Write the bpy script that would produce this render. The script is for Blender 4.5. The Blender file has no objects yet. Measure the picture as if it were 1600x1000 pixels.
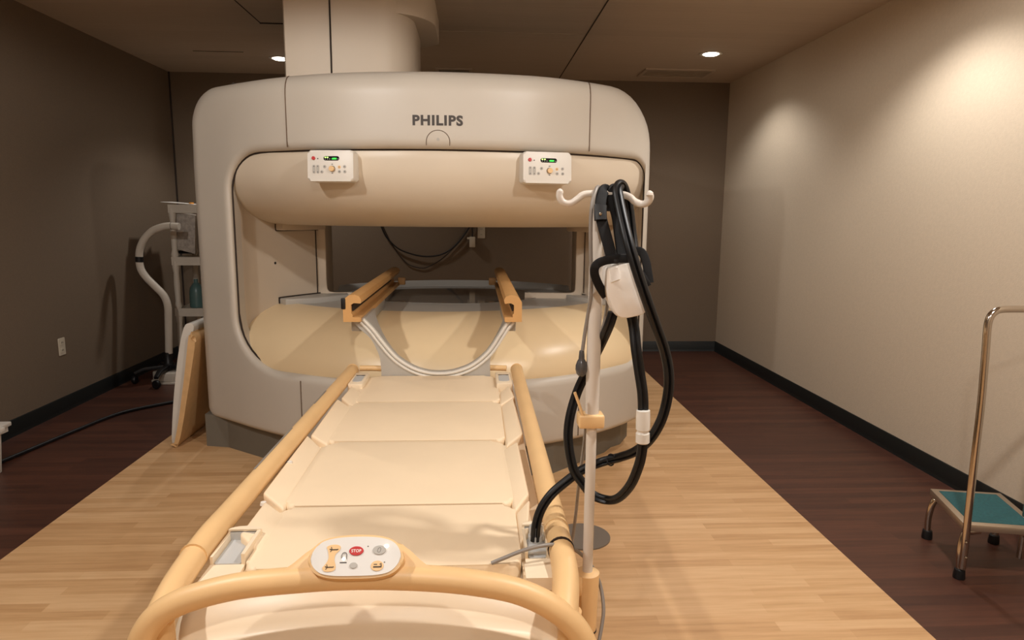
import bpy, bmesh, math, random
from mathutils import Vector as V, Matrix
random.seed(4)
PI = math.pi
sc = bpy.context.scene
COL = sc.collection

# ------------------------------------------------------------------ camera
CZ = 1.35
FPX, YAW, PIT, ROL = 1050.07, 0.0564, 0.1564, 0.0091
_F = V((math.sin(YAW)*math.cos(PIT), math.cos(YAW)*math.cos(PIT), -math.sin(PIT)))
_R0 = V((math.cos(YAW), -math.sin(YAW), 0)); _U0 = _R0.cross(_F)
_R = math.cos(ROL)*_R0 + math.sin(ROL)*_U0
_U = -math.sin(ROL)*_R0 + math.cos(ROL)*_U0
CAM = V((0, 0, CZ))
cd = bpy.data.cameras.new('camera'); cam = bpy.data.objects.new('camera', cd); COL.objects.link(cam)
cd.sensor_width = 36; cd.lens = 36*FPX/1600; cd.clip_start = .05
M = Matrix((_R, _U, -_F)).transposed().to_4x4(); M.translation = CAM
cam.matrix_world = M
sc.camera = cam
def ray(x, y): return (x-800)/FPX*_R - (y-500)/FPX*_U + _F
def at(x, y, Y): d = ray(x, y); return CAM + d*(Y/d.y)          # point of the place at depth Y
def atz(x, y, z): d = ray(x, y); return CAM + d*((z-CZ)/d.z)

# ------------------------------------------------------------------ materials
def lin(c): return tuple((v/12.92 if v <= .04045 else ((v+.055)/1.055)**2.4) for v in (q/255 for q in c))
def mat(name, rgb, rough=.5, metal=0, var=.06, scale=8, bump=0, bscale=120, spec=.5, coat=0):
    m = bpy.data.materials.new(name); m.use_nodes = True
    nt = m.node_tree; b = nt.nodes['Principled BSDF']; L = nt.links.new
    c = lin(rgb)
    tc = nt.nodes.new('ShaderNodeTexCoord')
    n = nt.nodes.new('ShaderNodeTexNoise'); n.inputs['Scale'].default_value = scale; n.inputs['Detail'].default_value = 4
    L(tc.outputs['Object'], n.inputs['Vector'])
    r = nt.nodes.new('ShaderNodeValToRGB'); r.color_ramp.elements[0].position = .3; r.color_ramp.elements[1].position = .7
    r.color_ramp.elements[0].color = (*[v*(1-var) for v in c], 1); r.color_ramp.elements[1].color = (*[min(1, v*(1+var)) for v in c], 1)
    L(n.outputs['Fac'], r.inputs['Fac']); L(r.outputs['Color'], b.inputs['Base Color'])
    b.inputs['Roughness'].default_value = rough; b.inputs['Metallic'].default_value = metal
    b.inputs['Specular IOR Level'].default_value = spec; b.inputs['Coat Weight'].default_value = coat
    if bump:
        n2 = nt.nodes.new('ShaderNodeTexNoise'); n2.inputs['Scale'].default_value = bscale; n2.inputs['Detail'].default_value = 3
        bp = nt.nodes.new('ShaderNodeBump'); bp.inputs['Strength'].default_value = bump; bp.inputs['Distance'].default_value = .004
        L(tc.outputs['Object'], n2.inputs['Vector']); L(n2.outputs['Fac'], bp.inputs['Height']); L(bp.outputs['Normal'], b.inputs['Normal'])
    return m
def emit(name, rgb, s):
    m = bpy.data.materials.new(name); m.use_nodes = True; b = m.node_tree.nodes['Principled BSDF']
    b.inputs['Base Color'].default_value = (*lin(rgb), 1); b.inputs['Emission Color'].default_value = (*lin(rgb), 1); b.inputs['Emission Strength'].default_value = s
    return m
def planks(name, cols, w=.075, length=.9, rough=.4, gap=.5, bump=.05):
    m = bpy.data.materials.new(name); m.use_nodes = True
    nt = m.node_tree; b = nt.nodes['Principled BSDF']; L = nt.links.new
    tc = nt.nodes.new('ShaderNodeTexCoord')
    br = nt.nodes.new('ShaderNodeTexBrick'); br.offset = .37; br.offset_frequency = 2
    br.inputs['Scale'].default_value = 1; br.inputs['Brick Width'].default_value = length; br.inputs['Row Height'].default_value = w
    br.inputs['Mortar Size'].default_value = .0008; br.inputs['Mortar Smooth'].default_value = .6; br.inputs['Bias'].default_value = 0
    br.inputs['Color1'].default_value = (0, 0, 0, 1); br.inputs['Color2'].default_value = (1, 1, 1, 1); br.inputs['Mortar'].default_value = (gap, gap, gap, 1)
    L(tc.outputs['Object'], br.inputs['Vector'])
    mp = nt.nodes.new('ShaderNodeMapping'); mp.inputs['Scale'].default_value = (1.6, 26, 1)
    L(tc.outputs['Object'], mp.inputs['Vector'])
    g = nt.nodes.new('ShaderNodeTexNoise'); g.inputs['Scale'].default_value = 1.6; g.inputs['Detail'].default_value = 7; g.inputs['Roughness'].default_value = .65
    L(mp.outputs['Vector'], g.inputs['Vector'])
    mx = nt.nodes.new('ShaderNodeMath'); mx.operation = 'MULTIPLY_ADD'; mx.inputs[1].default_value = .26
    L(br.outputs['Color'], mx.inputs[0])
    ma = nt.nodes.new('ShaderNodeMath'); ma.operation = 'MULTIPLY'; ma.inputs[1].default_value = .74
    L(g.outputs['Fac'], ma.inputs[0]); L(ma.outputs[0], mx.inputs[2])
    r = nt.nodes.new('ShaderNodeValToRGB'); e = r.color_ramp.elements
    e[0].position = .22; e[1].position = .78; e[0].color = (*lin(cols[0]), 1); e[1].color = (*lin(cols[2]), 1)
    k = r.color_ramp.elements.new(.5); k.color = (*lin(cols[1]), 1)
    L(mx.outputs[0], r.inputs['Fac']); L(r.outputs['Color'], b.inputs['Base Color'])
    b.inputs['Roughness'].default_value = rough
    bp = nt.nodes.new('ShaderNodeBump'); bp.inputs['Strength'].default_value = bump; bp.inputs['Distance'].default_value = .002
    L(g.outputs['Fac'], bp.inputs['Height']); L(bp.outputs['Normal'], b.inputs['Normal'])
    return m

SHELL = mat('scanner_shell', (198, 189, 176), .42, var=.02, scale=3)
DRUM = mat('scanner_drum_cream', (214, 199, 178), .38, var=.02, scale=3)
DRUM2 = mat('scanner_drum_tan', (233, 208, 167), .33, var=.02, scale=3)
LINER = mat('scanner_liner', (200, 184, 164), .5, var=.02, scale=3)
GREY = mat('grey_plastic', (178, 173, 165), .42, var=.03)
GREYD = mat('plinth_grey', (112, 106, 95), .55, var=.04)
GLOSS = mat('glossy_grey_bed', (120, 113, 104), .06, var=.02, spec=.8)
SEAM = mat('seam_dark', (46, 34, 26), .8)
SEAML = mat('seam_brown', (104, 84, 66), .8)
LETTER = mat('letter_dark', (62, 54, 49), .5)
CREAM = mat('cushion_cream', (240, 217, 184), .5, var=.025, scale=5, bump=.06, bscale=300)
CREAMP = mat('cream_plastic', (238, 219, 190), .4, var=.02)
TAN = mat('tan_plastic', (232, 192, 138), .42, var=.04, bump=.03, bscale=200)
RAILT = mat('tan_rail', (206, 158, 100), .5, var=.05)
WHITEP = mat('white_plastic', (226, 220, 210), .4, var=.03)
POLEW = mat('pole_white', (214, 204, 192), .35, var=.03)
SOCK = mat('socket_grey', (190, 190, 188), .4, var=.03)
FACE = mat('control_face', (222, 218, 212), .4, var=.02)
BLACK = mat('black_rubber', (20, 19, 20), .45, var=.1, scale=30, spec=.4)
BLACKF = mat('black_fabric', (20, 18, 18), .7, var=.15, scale=60, spec=.25)
TUBE = mat('grey_tube', (138, 130, 122), .4)
BULB = mat('bulb_grey', (78, 76, 76), .25)
RED = mat('red_button', (190, 30, 28), .35)
TXTW = mat('white_print', (240, 235, 228), .5)
DISPB = mat('display_black', (14, 14, 14), .15)
GREENE = emit('display_green', (70, 255, 90), 1.2)
LEDW = emit('led_white', (255, 250, 225), 3)
LEDG = emit('led_green', (190, 255, 120), 2.2)
CHROME = mat('chrome_tube', (190, 180, 168), .16, metal=1, var=.04)
STEEL = mat('platform_edge', (188, 172, 152), .35, metal=.8, var=.05)
TEAL = mat('teal_mat', (26, 82, 86), .75, var=.22, scale=90, bump=.4, bscale=260)
TEALB = mat('teal_bottle', (80, 108, 106), .35, var=.05)
CARTW = mat('cart_white', (206, 196, 182), .45, var=.05)
BOXG = mat('speckled_grey_box', (168, 158, 148), .6, var=.25, scale=40)
ORANGE = mat('orange_plastic', (214, 140, 40), .5)
CONNW = mat('connector_white', (222, 216, 206), .35)
COILW = mat('coil_white', (238, 230, 220), .5, var=.06, scale=14, bump=.25, bscale=26)
BOARDG = mat('board_shell', (206, 200, 190), .5, var=.04)
BOARDT = mat('board_pad', (206, 166, 116), .6, var=.06, scale=30)
PLATE = mat('floor_plate_grey', (118, 108, 98), .45, var=.03)
OUTL = mat('outlet_plate', (204, 192, 172), .4)
LENS = emit('downlight_lens', (255, 244, 226), 14)
FLOORL = planks('floor_light_wood', ((184, 140, 95), (210, 168, 121), (228, 190, 145)), w=.052, length=.62, rough=.42)
FLOORD = planks('floor_dark_wood', ((58, 32, 24), (76, 44, 32), (96, 57, 42)), w=.06, rough=.42)
WALLR = mat('wall_beige', (206, 190, 168), .75, var=.03, scale=60, bump=.25, bscale=160)
WALLT = mat('wall_taupe', (116, 99, 81), .8, var=.05, scale=120, bump=.35, bscale=170)
BASE = mat('baseboard_black', (16, 20, 20), .45)
CEIL = planks('ceiling_tile', ((182, 164, 144), (188, 170, 150), (194, 176, 156)), w=.15, length=3.0, rough=.8, gap=.2)
COLM = mat('column_beige', (214, 198, 178), .5, var=.02, scale=3)
VENT = mat('vent_beige', (186, 168, 148), .5)

# ------------------------------------------------------------------ object helpers
ORG = {}
def empty(name, loc, label, cat, group=None):
    o = bpy.data.objects.new(name, None); COL.objects.link(o); o.location = loc; o.empty_display_size = .05
    o['label'] = label; o['category'] = cat
    if group: o['group'] = group
    ORG[o] = V(loc); return o
def tag(o, label, cat, group=None):
    o['label'] = label; o['category'] = cat
    if group: o['group'] = group
    return o
def obj(name, vf, m, parent=None, ang=40, label=None, loc=None):
    vs, fs = vf
    o0 = ORG[parent] if parent is not None else (V(loc) if loc is not None else V((0, 0, 0)))
    me = bpy.data.meshes.new(name)
    me.from_pydata([tuple(V(v)-o0) for v in vs], [], fs); me.validate(); 
    bm = bmesh.new(); bm.from_mesh(me); bmesh.ops.recalc_face_normals(bm, faces=bm.faces); bm.to_mesh(me); bm.free()
    me.shade_smooth(); me.set_sharp_from_angle(angle=math.radians(ang))
    me.materials.append(m)
    o = bpy.data.objects.new(name, me); COL.objects.link(o)
    if parent is not None: o.parent = parent; ORG[o] = o0
    else: o.location = o0; ORG[o] = o0
    if label: o['label'] = label
    return o
def struct(name, vf, m, **k):
    o = obj(name, vf, m, **k); o['kind'] = 'structure'; return o
def bm_out(bm):
    bm.verts.ensure_lookup_table(); bm.verts.index_update()
    r = [v.co.copy() for v in bm.verts], [[v.index for v in f.verts] for f in bm.faces]
    bm.free(); return r
def join(*ps):
    vs, fs = [], []
    for v, f in ps:
        n = len(vs); vs += list(v); fs += [[i+n for i in q] for q in f]
    return vs, fs
def xf(vf, M): return [M @ V(v) for v in vf[0]], vf[1]
def move(vf, d): d = V(d); return [V(v)+d for v in vf[0]], vf[1]
def box(c, s, bev=0, seg=2, M=None):
    bm = bmesh.new(); bmesh.ops.create_cube(bm, size=1)
    for v in bm.verts: v.co = V((v.co.x*s[0], v.co.y*s[1], v.co.z*s[2]))
    if bev: bmesh.ops.bevel(bm, geom=list(bm.edges), offset=bev, segments=seg, affect='EDGES', profile=.5)
    r = bm_out(bm)
    if M is not None: r = xf(r, M)
    return move(r, c)
def hexa(p, bev=0, seg=2):      # 8 points: bottom 4, top 4 (same order)
    bm = bmesh.new(); v = [bm.verts.new(q) for q in p]
    for f in ((3, 2, 1, 0), (4, 5, 6, 7), (0, 1, 5, 4), (1, 2, 6, 5), (2, 3, 7, 6), (3, 0, 4, 7)): bm.faces.new([v[i] for i in f])
    if bev: bmesh.ops.bevel(bm, geom=list(bm.edges), offset=bev, segments=seg, affect='EDGES', profile=.5)
    return bm_out(bm)
def prism(poly, z0, z1, bev=0, seg=3, both=True):     # plan polygon, extruded in z
    n = len(poly); bm = bmesh.new()
    a = [bm.verts.new((x, y, z0)) for x, y in poly]; b = [bm.verts.new((x, y, z1)) for x, y in poly]
    bm.faces.new(a[::-1]); bm.faces.new(b)
    for i in range(n): bm.faces.new((a[i], a[(i+1) % n], b[(i+1) % n], b[i]))
    if bev:
        bm.edges.ensure_lookup_table()
        es = [e for e in bm.edges if abs(e.verts[0].co.z-e.verts[1].co.z) < 1e-6 and (both or e.verts[0].co.z > (z0+z1)/2)]
        bmesh.ops.bevel(bm, geom=es, offset=bev, segments=seg, affect='EDGES', profile=.5)
    return bm_out(bm)
def rrect(x0, x1, z0, z1, r, nc=8, ns=1):       # rounded rectangle, r = (bl, br, tr, tl) or number; equal counts per side
    if not isinstance(r, (tuple, list)): r = (r,)*4
    P = []
    cs = [(x0+r[0], z0+r[0], PI, r[0]), (x1-r[1], z0+r[1], 1.5*PI, r[1]), (x1-r[2], z1-r[2], 0, r[2]), (x0+r[3], z1-r[3], .5*PI, r[3])]
    for i, (cx, cz, a0, rr) in enumerate(cs):
        arc = [(cx+rr*math.cos(a0+k/nc*PI/2), cz+rr*math.sin(a0+k/nc*PI/2)) for k in range(nc+1)]
        P += arc
        nx = cs[(i+1) % 4]; q = (nx[0]+nx[3]*math.cos(nx[2]), nx[1]+nx[3]*math.sin(nx[2])); p = arc[-1]
        for k in range(1, ns): P.append((p[0]+(q[0]-p[0])*k/ns, p[1]+(q[1]-p[1])*k/ns))
    return P
def circ(cx, cy, r, n=32, a0=0, ry=None): return [(cx+r*math.cos(a0+2*PI*k/n), cy+(ry or r)*math.sin(a0+2*PI*k/n)) for k in range(n)]
def catmull(P, n=8, closed=False):
    P = [V(p) for p in P]; out = []; m = len(P)
    for i in range(m if closed else m-1):
        g = (lambda k: P[k % m]) if closed else (lambda k: P[max(0, min(m-1, k))])
        a, b, c, d = g(i-1), g(i), g(i+1), g(i+2)
        for k in range(n):
            t = k/n
            out.append(.5*((2*b)+(c-a)*t+(2*a-5*b+4*c-d)*t*t+(3*b-a-3*c+d)*t**3))
    if not closed: out.append(P[-1])
    return out
def sweep(path, section, scale=None, up=None, closed=False, cap=True):
    # section: list of (u, v); frame by parallel transport
    n = len(path); m = len(section); vs, fs = [], []
    T = []
    for i in range(n):
        a = path[(i-1) % n] if (closed or i > 0) else path[i]; b = path[(i+1) % n] if (closed or i < n-1) else path[i]
        T.append((b-a).normalized())
    u = V(up) if up is not None else (V((0, 0, 1)) if abs(T[0].z) < .9 else V((0, -1, 0)))
    for i in range(n):
        t = T[i]; u = (u - t*u.dot(t)); u = u.normalized(); w = t.cross(u)
        s = scale[i] if scale else 1
        for a, b in section: vs.append(path[i] + (w*a + u*b)*s)
        if up is not None: u = V(up)
    for i in range(n if closed else n-1):
        j = (i+1) % n
        for k in range(m): fs.append([i*m+k, i*m+(k+1) % m, j*m+(k+1) % m, j*m+k])
    if cap and not closed: fs.append([k for k in range(m)][::-1]); fs.append([(n-1)*m+k for k in range(m)])
    return vs, fs
def tube(P, r, n=14, sm=8, closed=False, scale=None):
    path = catmull(P, sm, closed) if sm else [V(p) for p in P]
    if scale and len(scale) != len(path):
        L = len(path); q = []
        for i in range(L):
            f = i/(L-1)*(len(scale)-1); k = min(int(f), len(scale)-2); q.append(scale[k]+(scale[k+1]-scale[k])*(f-k))
        scale = q
    return sweep(path, circ(0, 0, r, n), scale, closed=closed)
def lathe(prof, c=(0, 0, 0), n=28, M=None):     # profile (r, z) about the z axis
    vs, fs = [], []; m = len(prof)
    for k in range(n):
        a = 2*PI*k/n
        for r, z in prof: vs.append(V((r*math.cos(a), r*math.sin(a), z)))
    for k in range(n):
        for j in range(m-1): fs.append([k*m+j, ((k+1) % n)*m+j, ((k+1) % n)*m+j+1, k*m+j+1])
    fs.append([k*m for k in range(n)][::-1]); fs.append([k*m+m-1 for k in range(n)])
    r = (vs, fs)
    if M is not None: r = xf(r, M)
    return move(r, c)
def frame(o, ux, uy):           # matrix with local x, y, z = ux, uy, ux x uy at o
    ux = V(ux).normalized(); uz = ux.cross(V(uy)).normalized(); uy = uz.cross(ux)
    m = Matrix((ux, uy, uz)).transposed().to_4x4(); m.translation = V(o); return m
def text(s, h, M, depth=.0006, bold=0.0, width=None):
    cu = bpy.data.curves.new('t', 'FONT'); cu.body = s; cu.size = 1; cu.extrude = .5; cu.offset = bold; cu.space_character = 1.0 + bold*3.2; cu.align_x = 'CENTER'; cu.align_y = 'CENTER'; cu.resolution_u = 4
    o = bpy.data.objects.new('t', cu); COL.objects.link(o)
    dg = bpy.context.evaluated_depsgraph_get(); dg.update()
    me = bpy.data.meshes.new_from_object(o.evaluated_get(dg))
    vs = [v.co.copy() for v in me.vertices]; fs = [list(p.vertices) for p in me.polygons]
    bpy.data.objects.remove(o); bpy.data.meshes.remove(me); bpy.data.curves.remove(cu)
    ys = [v.y for v in vs]; xs = [v.x for v in vs]
    k = h/(max(ys)-min(ys)); kx = width/(max(xs)-min(xs)) if width else k
    cx, cy = (max(xs)+min(xs))/2, (max(ys)+min(ys))/2
    return [M @ V(((v.x-cx)*kx, (v.y-cy)*k, v.z*depth)) for v in vs], fs
def quad(a, b, c, d): return [V(a), V(b), V(c), V(d)], [[0, 1, 2, 3]]

# ------------------------------------------------------------------ room
XL, XR, YB, YF, H = -2.78, 2.43, 6.55, -1.8, 2.60
FXL, FXR = -1.846, 1.494
def slab(x0, x1, y0, y1, z0, z1): return box(((x0+x1)/2, (y0+y1)/2, (z0+z1)/2), (x1-x0, y1-y0, z1-z0))
struct('floor', slab(FXL, FXR, YF, YB, -.05, 0), FLOORL)
struct('floor_left', slab(XL, FXL, YF, YB, -.05, 0), FLOORD)
struct('floor_right', slab(FXR, XR, YF, YB, -.05, 0), FLOORD)
struct('ceiling', slab(XL, XR, YF, YB, H, H+.05), CEIL)
struct('wall_right', slab(XR, XR+.08, YF, YB, 0, H), WALLR)
struct('wall_left', slab(XL-.08, XL, YF, YB, 0, H), WALLT)
struct('wall_back', slab(XL-.08, XR+.08, YB, YB+.08, 0, H), WALLT)
struct('wall_front', slab(XL-.08, XR+.08, YF-.08, YF, 0, H), WALLR)
def bboard(name, a, b):
    t, h = .010, .10
    prof = [(0, 0), (.016, 0), (.012, .012), (t, .02), (t, h-.006), (t-.004, h), (0, h)]
    a, b = V(a), V(b); d = (b-a).normalized(); nrm = V((-d.y, d.x, 0))
    vs = [p + nrm*u + V((0, 0, v)) for p in (a, b) for u, v in prof]; m = len(prof)
    fs = [[i, (i+1) % m, m+(i+1) % m, m+i] for i in range(m)] + [list(range(m))[::-1], list(range(m, 2*m))]
    return struct(name, (vs, fs), BASE)
bboard('baseboard_right', (XR, YF, 0), (XR, YB, 0))
bboard('baseboard_back', (XR, YB, 0), (XL, YB, 0))
bboard('baseboard_left', (XL, YB, 0), (XL, YF, 0))
struct('trim_1', slab(XL, XL+.012, YB-.012, YB, .1, H), SEAM)
# ceiling seams
struct('trim_2', slab(.782, .789, 2.0, YB, H-.003, H), SEAM)
struct('trim_3', slab(-1.436, -1.430, 3.0, 4.84, H-.003, H), SEAM)
struct('trim_4', slab(-1.436, -.9, 4.836, 4.846, H-.006, H), SEAM)
struct('trim_5', slab(-2.22, -1.83, 5.698, 5.704, H-.003, H), SEAM)
struct('trim_6', slab(-.3, .75, 4.93, 4.936, H-.003, H), VENT)

# recessed downlights, and one added fill spot
def downlight(x, y, label):
    t = empty('recessed_downlight', (x, y, H), label, 'ceiling light')
    obj('trim_ring', lathe([(.062, 0), (.088, -.001), (.088, -.003), (.074, -.005), (.062, -.004)], (x, y, H)), WHITEP, t)
    obj('lens', lathe([(.0005, -.016), (.025, -.015), (.048, -.011), (.062, -.004), (.062, -.001), (.0005, -.001)], (x, y, H)), LENS, t)
downlight(1.843, 5.414, 'lit round ceiling downlight near the beige wall')
downlight(-1.60, 5.90, 'lit round ceiling downlight half hidden by the pillar')
def spot(x, y, e, size=2.25, blend=.55, col=(1, .965, .92)):
    l = bpy.data.lights.new('downlight_or_fill_lamp', 'SPOT'); l.energy = e; l.color = col; l.shadow_soft_size = .05
    l.spot_size = size; l.spot_blend = blend
    o = bpy.data.objects.new('downlight_or_fill_lamp', l); COL.objects.link(o); o.location = (x, y, H-.03)
E_ = 94
spot(1.843, 5.414, E_*.40); spot(-1.60, 5.90, E_*.60)
spot(1.843, 3.26, E_*.62)
spot(1.15, 1.15, E_*1.2, 3.14, .12); spot(-1.55, 1.20, E_*1.2, 3.14, .12)
spot(-.2, -.5, E_*.8, 3.14, .12)  # added frontal fill behind the camera to brighten the scanner hood; no fixture there

# ceiling vents
def vent(x0, x1, y0, y1, label, dark):
    t = empty('ceiling_vent', ((x0+x1)/2, (y0+y1)/2, H), label, 'vent')
    w = .03
    obj('vent_frame', join(*[slab(*q, H-.012, H) for q in ((x0, x1, y0, y0+w), (x0, x1, y1-w, y1), (x0, x0+w, y0+w, y1-w), (x1-w, x1, y0+w, y1-w))]), VENT, t)
    obj('vent_panel', slab(x0+w, x1-w, y0+w, y1-w, H-.005, H-.001), SEAM if dark else VENT, t)
    n = 6
    obj('louvers', join(*[box((x1*.5+x0*.5, y0+w+(y1-y0-2*w)*(k+.5)/n, H-.008), (x1-x0-2*w, .012, .002), M=Matrix.Rotation(.5, 3, 'X').to_4x4()) for k in range(n)]), VENT, t)
vent(1.47, 2.09, 5.97, 6.30, 'flat beige ceiling vent in the corner by the beige wall', False)
vent(-.344, -.02, 6.13, 6.40, 'dark slotted ceiling vent just above the scanner top edge', True)

# pillar from scanner to ceiling
pil = empty('ceiling_pillar', (-.70, 4.3, 2.0), 'beige pillar rising from the scanner top into the ceiling', 'pillar')
pp = [(-1.065, 4.02), (-1.05, 3.985), (-.9, 3.965), (-.68, 3.96), (-.56, 3.965)] + [(-.56+.21*math.sin(a), 4.22-.255*math.cos(a)) for a in [k/12*PI/2 for k in range(1, 13)]] + [(-.35, 4.6), (-.42, 4.72), (-1.0, 4.74), (-1.07, 4.66)]
obj('shaft', prism(pp, 2.0, H), COLM, pil)
obj('seam', tube([(-.795, 3.961, 2.02), (-.795, 3.961, H)], .005, 6, 0), SEAM, pil)
cp = [(-.56, 4.0)] + [(-.52+.285*math.sin(a), 4.28-.28*math.cos(a)) for a in [k/12*PI/2 for k in range(0, 13)]] + [(-.235, 4.7), (-.34, 4.8), (-.56, 4.8)]
obj('ceiling_collar', prism(cp, 2.455, H), COLM, pil)

# ------------------------------------------------------------------ MRI scanner
FP = [(-1.60, 3.90), (-1.56, 3.87), (-1.42, 3.765), (-1.2, 3.59), (-.98, 3.44), (-.7, 3.305), (-.4, 3.235), (-.15, 3.215), (.15, 3.24), (.36, 3.29), (.6, 3.415), (.8, 3.57), (.95, 3.73), (.99, 3.80), (1.02, 3.87)]
def interp(P, x):
    n = len(P)
    if x <= P[0][0]: return P[0][1]
    if x >= P[-1][0]: return P[-1][1]
    for i in range(n-1):
        if P[i][0] <= x <= P[i+1][0]: break
    def sl(k):
        a = max(0, k-1); b = min(n-1, k+1); return (P[b][1]-P[a][1])/(P[b][0]-P[a][0])
    h = P[i+1][0]-P[i][0]; t = (x-P[i][0])/h; m0, m1 = sl(i)*h, sl(i+1)*h
    return (2*t**3-3*t*t+1)*P[i][1]+(t**3-2*t*t+t)*m0+(-2*t**3+3*t*t)*P[i+1][1]+(t**3-t*t)*m1
def F(x): return interp(FP, x)
def Fs(x): return (F(x+.01)-F(x-.01))/.02
def onF(px, py, off=0):
    d = ray(px, py); lo, hi = 2.0, 4.6
    g = lambda Y: Y - F(d.x/d.y*Y) - off
    for _ in range(50):
        mid = (lo+hi)/2
        if g(mid) > 0: hi = mid
        else: lo = mid
    return CAM + d*(lo/d.y)
mri = empty('mri_scanner', (-.28, 4.4, 0), 'large cream open scanner with wide bore filling the middle of the room', 'scanner')
YBK = 5.2
NC, NS = 10, 30
def loop(out, yf): return [V((x, yf(x), z)) for x, z in out]
loops = []
OX0, OX1, OZ0, OZ1 = -1.555, .987, .172, 2.005
rt, rs, rb = .10, .055, .035
ocr = (.06, .06, .29, .18)
def outer(fr):  # fr 0 at rim, 1 fully on the face
    dx, dt, db = rs*fr, rt*fr, rb*fr
    return rrect(OX0+dx, OX1-dx, OZ0+db, OZ1-dt, tuple(max(.03, q-.5*(dx+dt)*.6) for q in ocr), NC, NS)
loops.append([V((x, YBK, z)) for x, z in outer(0)])
loops.append([V((x, F(x)+.10+rt, z)) for x, z in outer(0)])
for k in range(0, 7):
    a = k/6*PI/2
    def yy(x, a=a): return F(x) + rs*(1-math.sin(a))
    o = outer(1-math.cos(a))
    L = []
    for x, z in o:
        tw = max(0, min(1, (z-1.6)/.3)); rr = rs*(1-tw)+rt*tw
        L.append(V((x, F(x)+rr*(1-math.sin(a)), z)))
    loops.append(L)
IX0, IX1, IZ0, IZ1 = -1.285, .945, .528, 1.648
icr = (.27, .10, .10, .20); ri = .042
def inner(d): return rrect(IX0-d, IX1+d*.35, IZ0-d, IZ1+d, tuple(q+d for q in icr), NC, NS)
oo = outer(1); ii = inner(ri)
for k in range(1, 10):
    t = k/9
    L = []
    for (x0, z0), (x1, z1) in zip(oo, ii):
        x, z = x0+(x1-x0)*t, z0+(z1-z0)*t; L.append(V((x, F(x), z)))
    loops.append(L)
for k in range(1, 7):
    a = k/6*PI/2
    loops.append([V((x, F(x)+ri*(1-math.cos(a)), z)) for x, z in inner(ri*(1-math.sin(a)))])
loops.append([V((x, F(x)+.16, z)) for x, z in inner(0)])
n = len(loops[0]); vs = [v for L in loops for v in L]
fs = [[a*n+i, a*n+(i+1) % n, (a+1)*n+(i+1) % n, (a+1)*n+i] for a in range(len(loops)-1) for i in range(n)]
obj('front_cover', (vs, fs), SHELL, mri, ang=60)
# back ring
bo = outer(0); bi = rrect(-1.27, .95, .70, 1.36, .08, NC, NS)
vs = [V((x, YBK, z)) for x, z in bo]+[V((x, YBK, z)) for x, z in bi]
obj('rear_cover', (vs, [[i, (i+1) % n, n+(i+1) % n, n+i] for i in range(n)]), SHELL, mri)

# drums
def E_arc(x): return 5.0 - math.sqrt(max(.3, 1.27**2-(x+.2)**2))
def drum(prof, x0, x1, nx=60):
    vs, fs = [], []; m = len(prof(0))
    for i in range(nx+1):
        x = x0+(x1-x0)*i/nx
        for y, z in prof(x): vs.append(V((x, y, z)))
    for i in range(nx):
        for j in range(m-1): fs.append([i*m+j, (i+1)*m+j, (i+1)*m+j+1, i*m+j+1])
    return vs, fs
def prof_low(x):
    y0 = F(x)+.035; y1 = max(E_arc(x), y0+.2)
    P = [(y0+.06, .46), (y0+.012, .50)]
    for k in range(15):
        a = k/14*PI/2; P.append((y0+(y1-y0)*(1-math.cos(a)), .515+.293*math.sin(a)))
    return P
def prof_up(x):
    y0 = F(x)+.05; y1 = max(E_arc(x), y0+.2)
    P = [(y0+.03, 1.70), (y0, 1.64), (y0, 1.60)]
    for k in range(15):
        a = k/14*PI/2; P.append((y0+(y1-y0)*(1-math.cos(a)), 1.56-.284*math.sin(a)))
    P.append((y1+.5, 1.276))
    return P
obj('lower_drum', drum(prof_low, -1.40, .975), DRUM2, mri, ang=70, label='tan padded lower drum')
obj('upper_drum', drum(prof_up, -1.40, .975), DRUM, mri, ang=70, label='cream padded upper drum')
# column liners (rounded columns either side of the bore)
LL = catmull([(-1.30, 3.80, 0), (-1.287, 3.83, 0), (-1.265, 3.92, 0), (-1.165, 4.1, 0), (-.995, 4.33, 0)], 8)
LR = catmull([(.958, 3.88, 0), (.945, 3.90, 0), (.915, 3.96, 0), (.82, 4.12, 0), (.705, 4.34, 0)], 8)
lp = [(p.x, p.y) for p in LL]
obj('side_column', prism(lp+[(-.952, 4.36), (-.945, 4.55), (-1.1, 4.75), (-1.5, 4.75), (-1.5, 4.0)], .45, 1.72), LINER, mri, label='left bore column')
rp = [(p.x, p.y) for p in LR]
obj('side_column', prism((rp+[(.662, 4.36), (.66, 4.55), (.75, 4.75), (.965, 4.75), (.968, 4.0)])[::-1], .45, 1.72), LINER, mri, label='right bore column')
# bed of the bore
def arc3(fn, x0, x1, n=30): return [(x0+(x1-x0)*k/n, fn(x0+(x1-x0)*k/n)) for k in range(n+1)]
def B_arc(x): return 4.30 + math.sqrt(max(.02, 1 - ((x+.13)/1.0)**2))*.92
bed = arc3(lambda x: E_arc(x)-.004, -1.17, .82) + arc3(B_arc, .80, -1.06)
obj('bore_bed', prism(bed, .60, .806), GREY, mri, ang=30)
ins = [tuple(atz(px, py, .81)[:2]) for px, py in ((536, 467), (600, 470), (680, 473), (750, 473), (815, 468), (840, 462), (800, 449.5), (760, 447.8), (690, 446.8), (640, 447.5), (600, 450), (560, 455))]
obj('glossy_bed_panel', prism([(p.x, p.y) for p in catmull([(x, y, 0) for x, y in ins], 4, True)], .806, .8085), GLOSS, mri, label='glossy dark bed panel')
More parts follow.
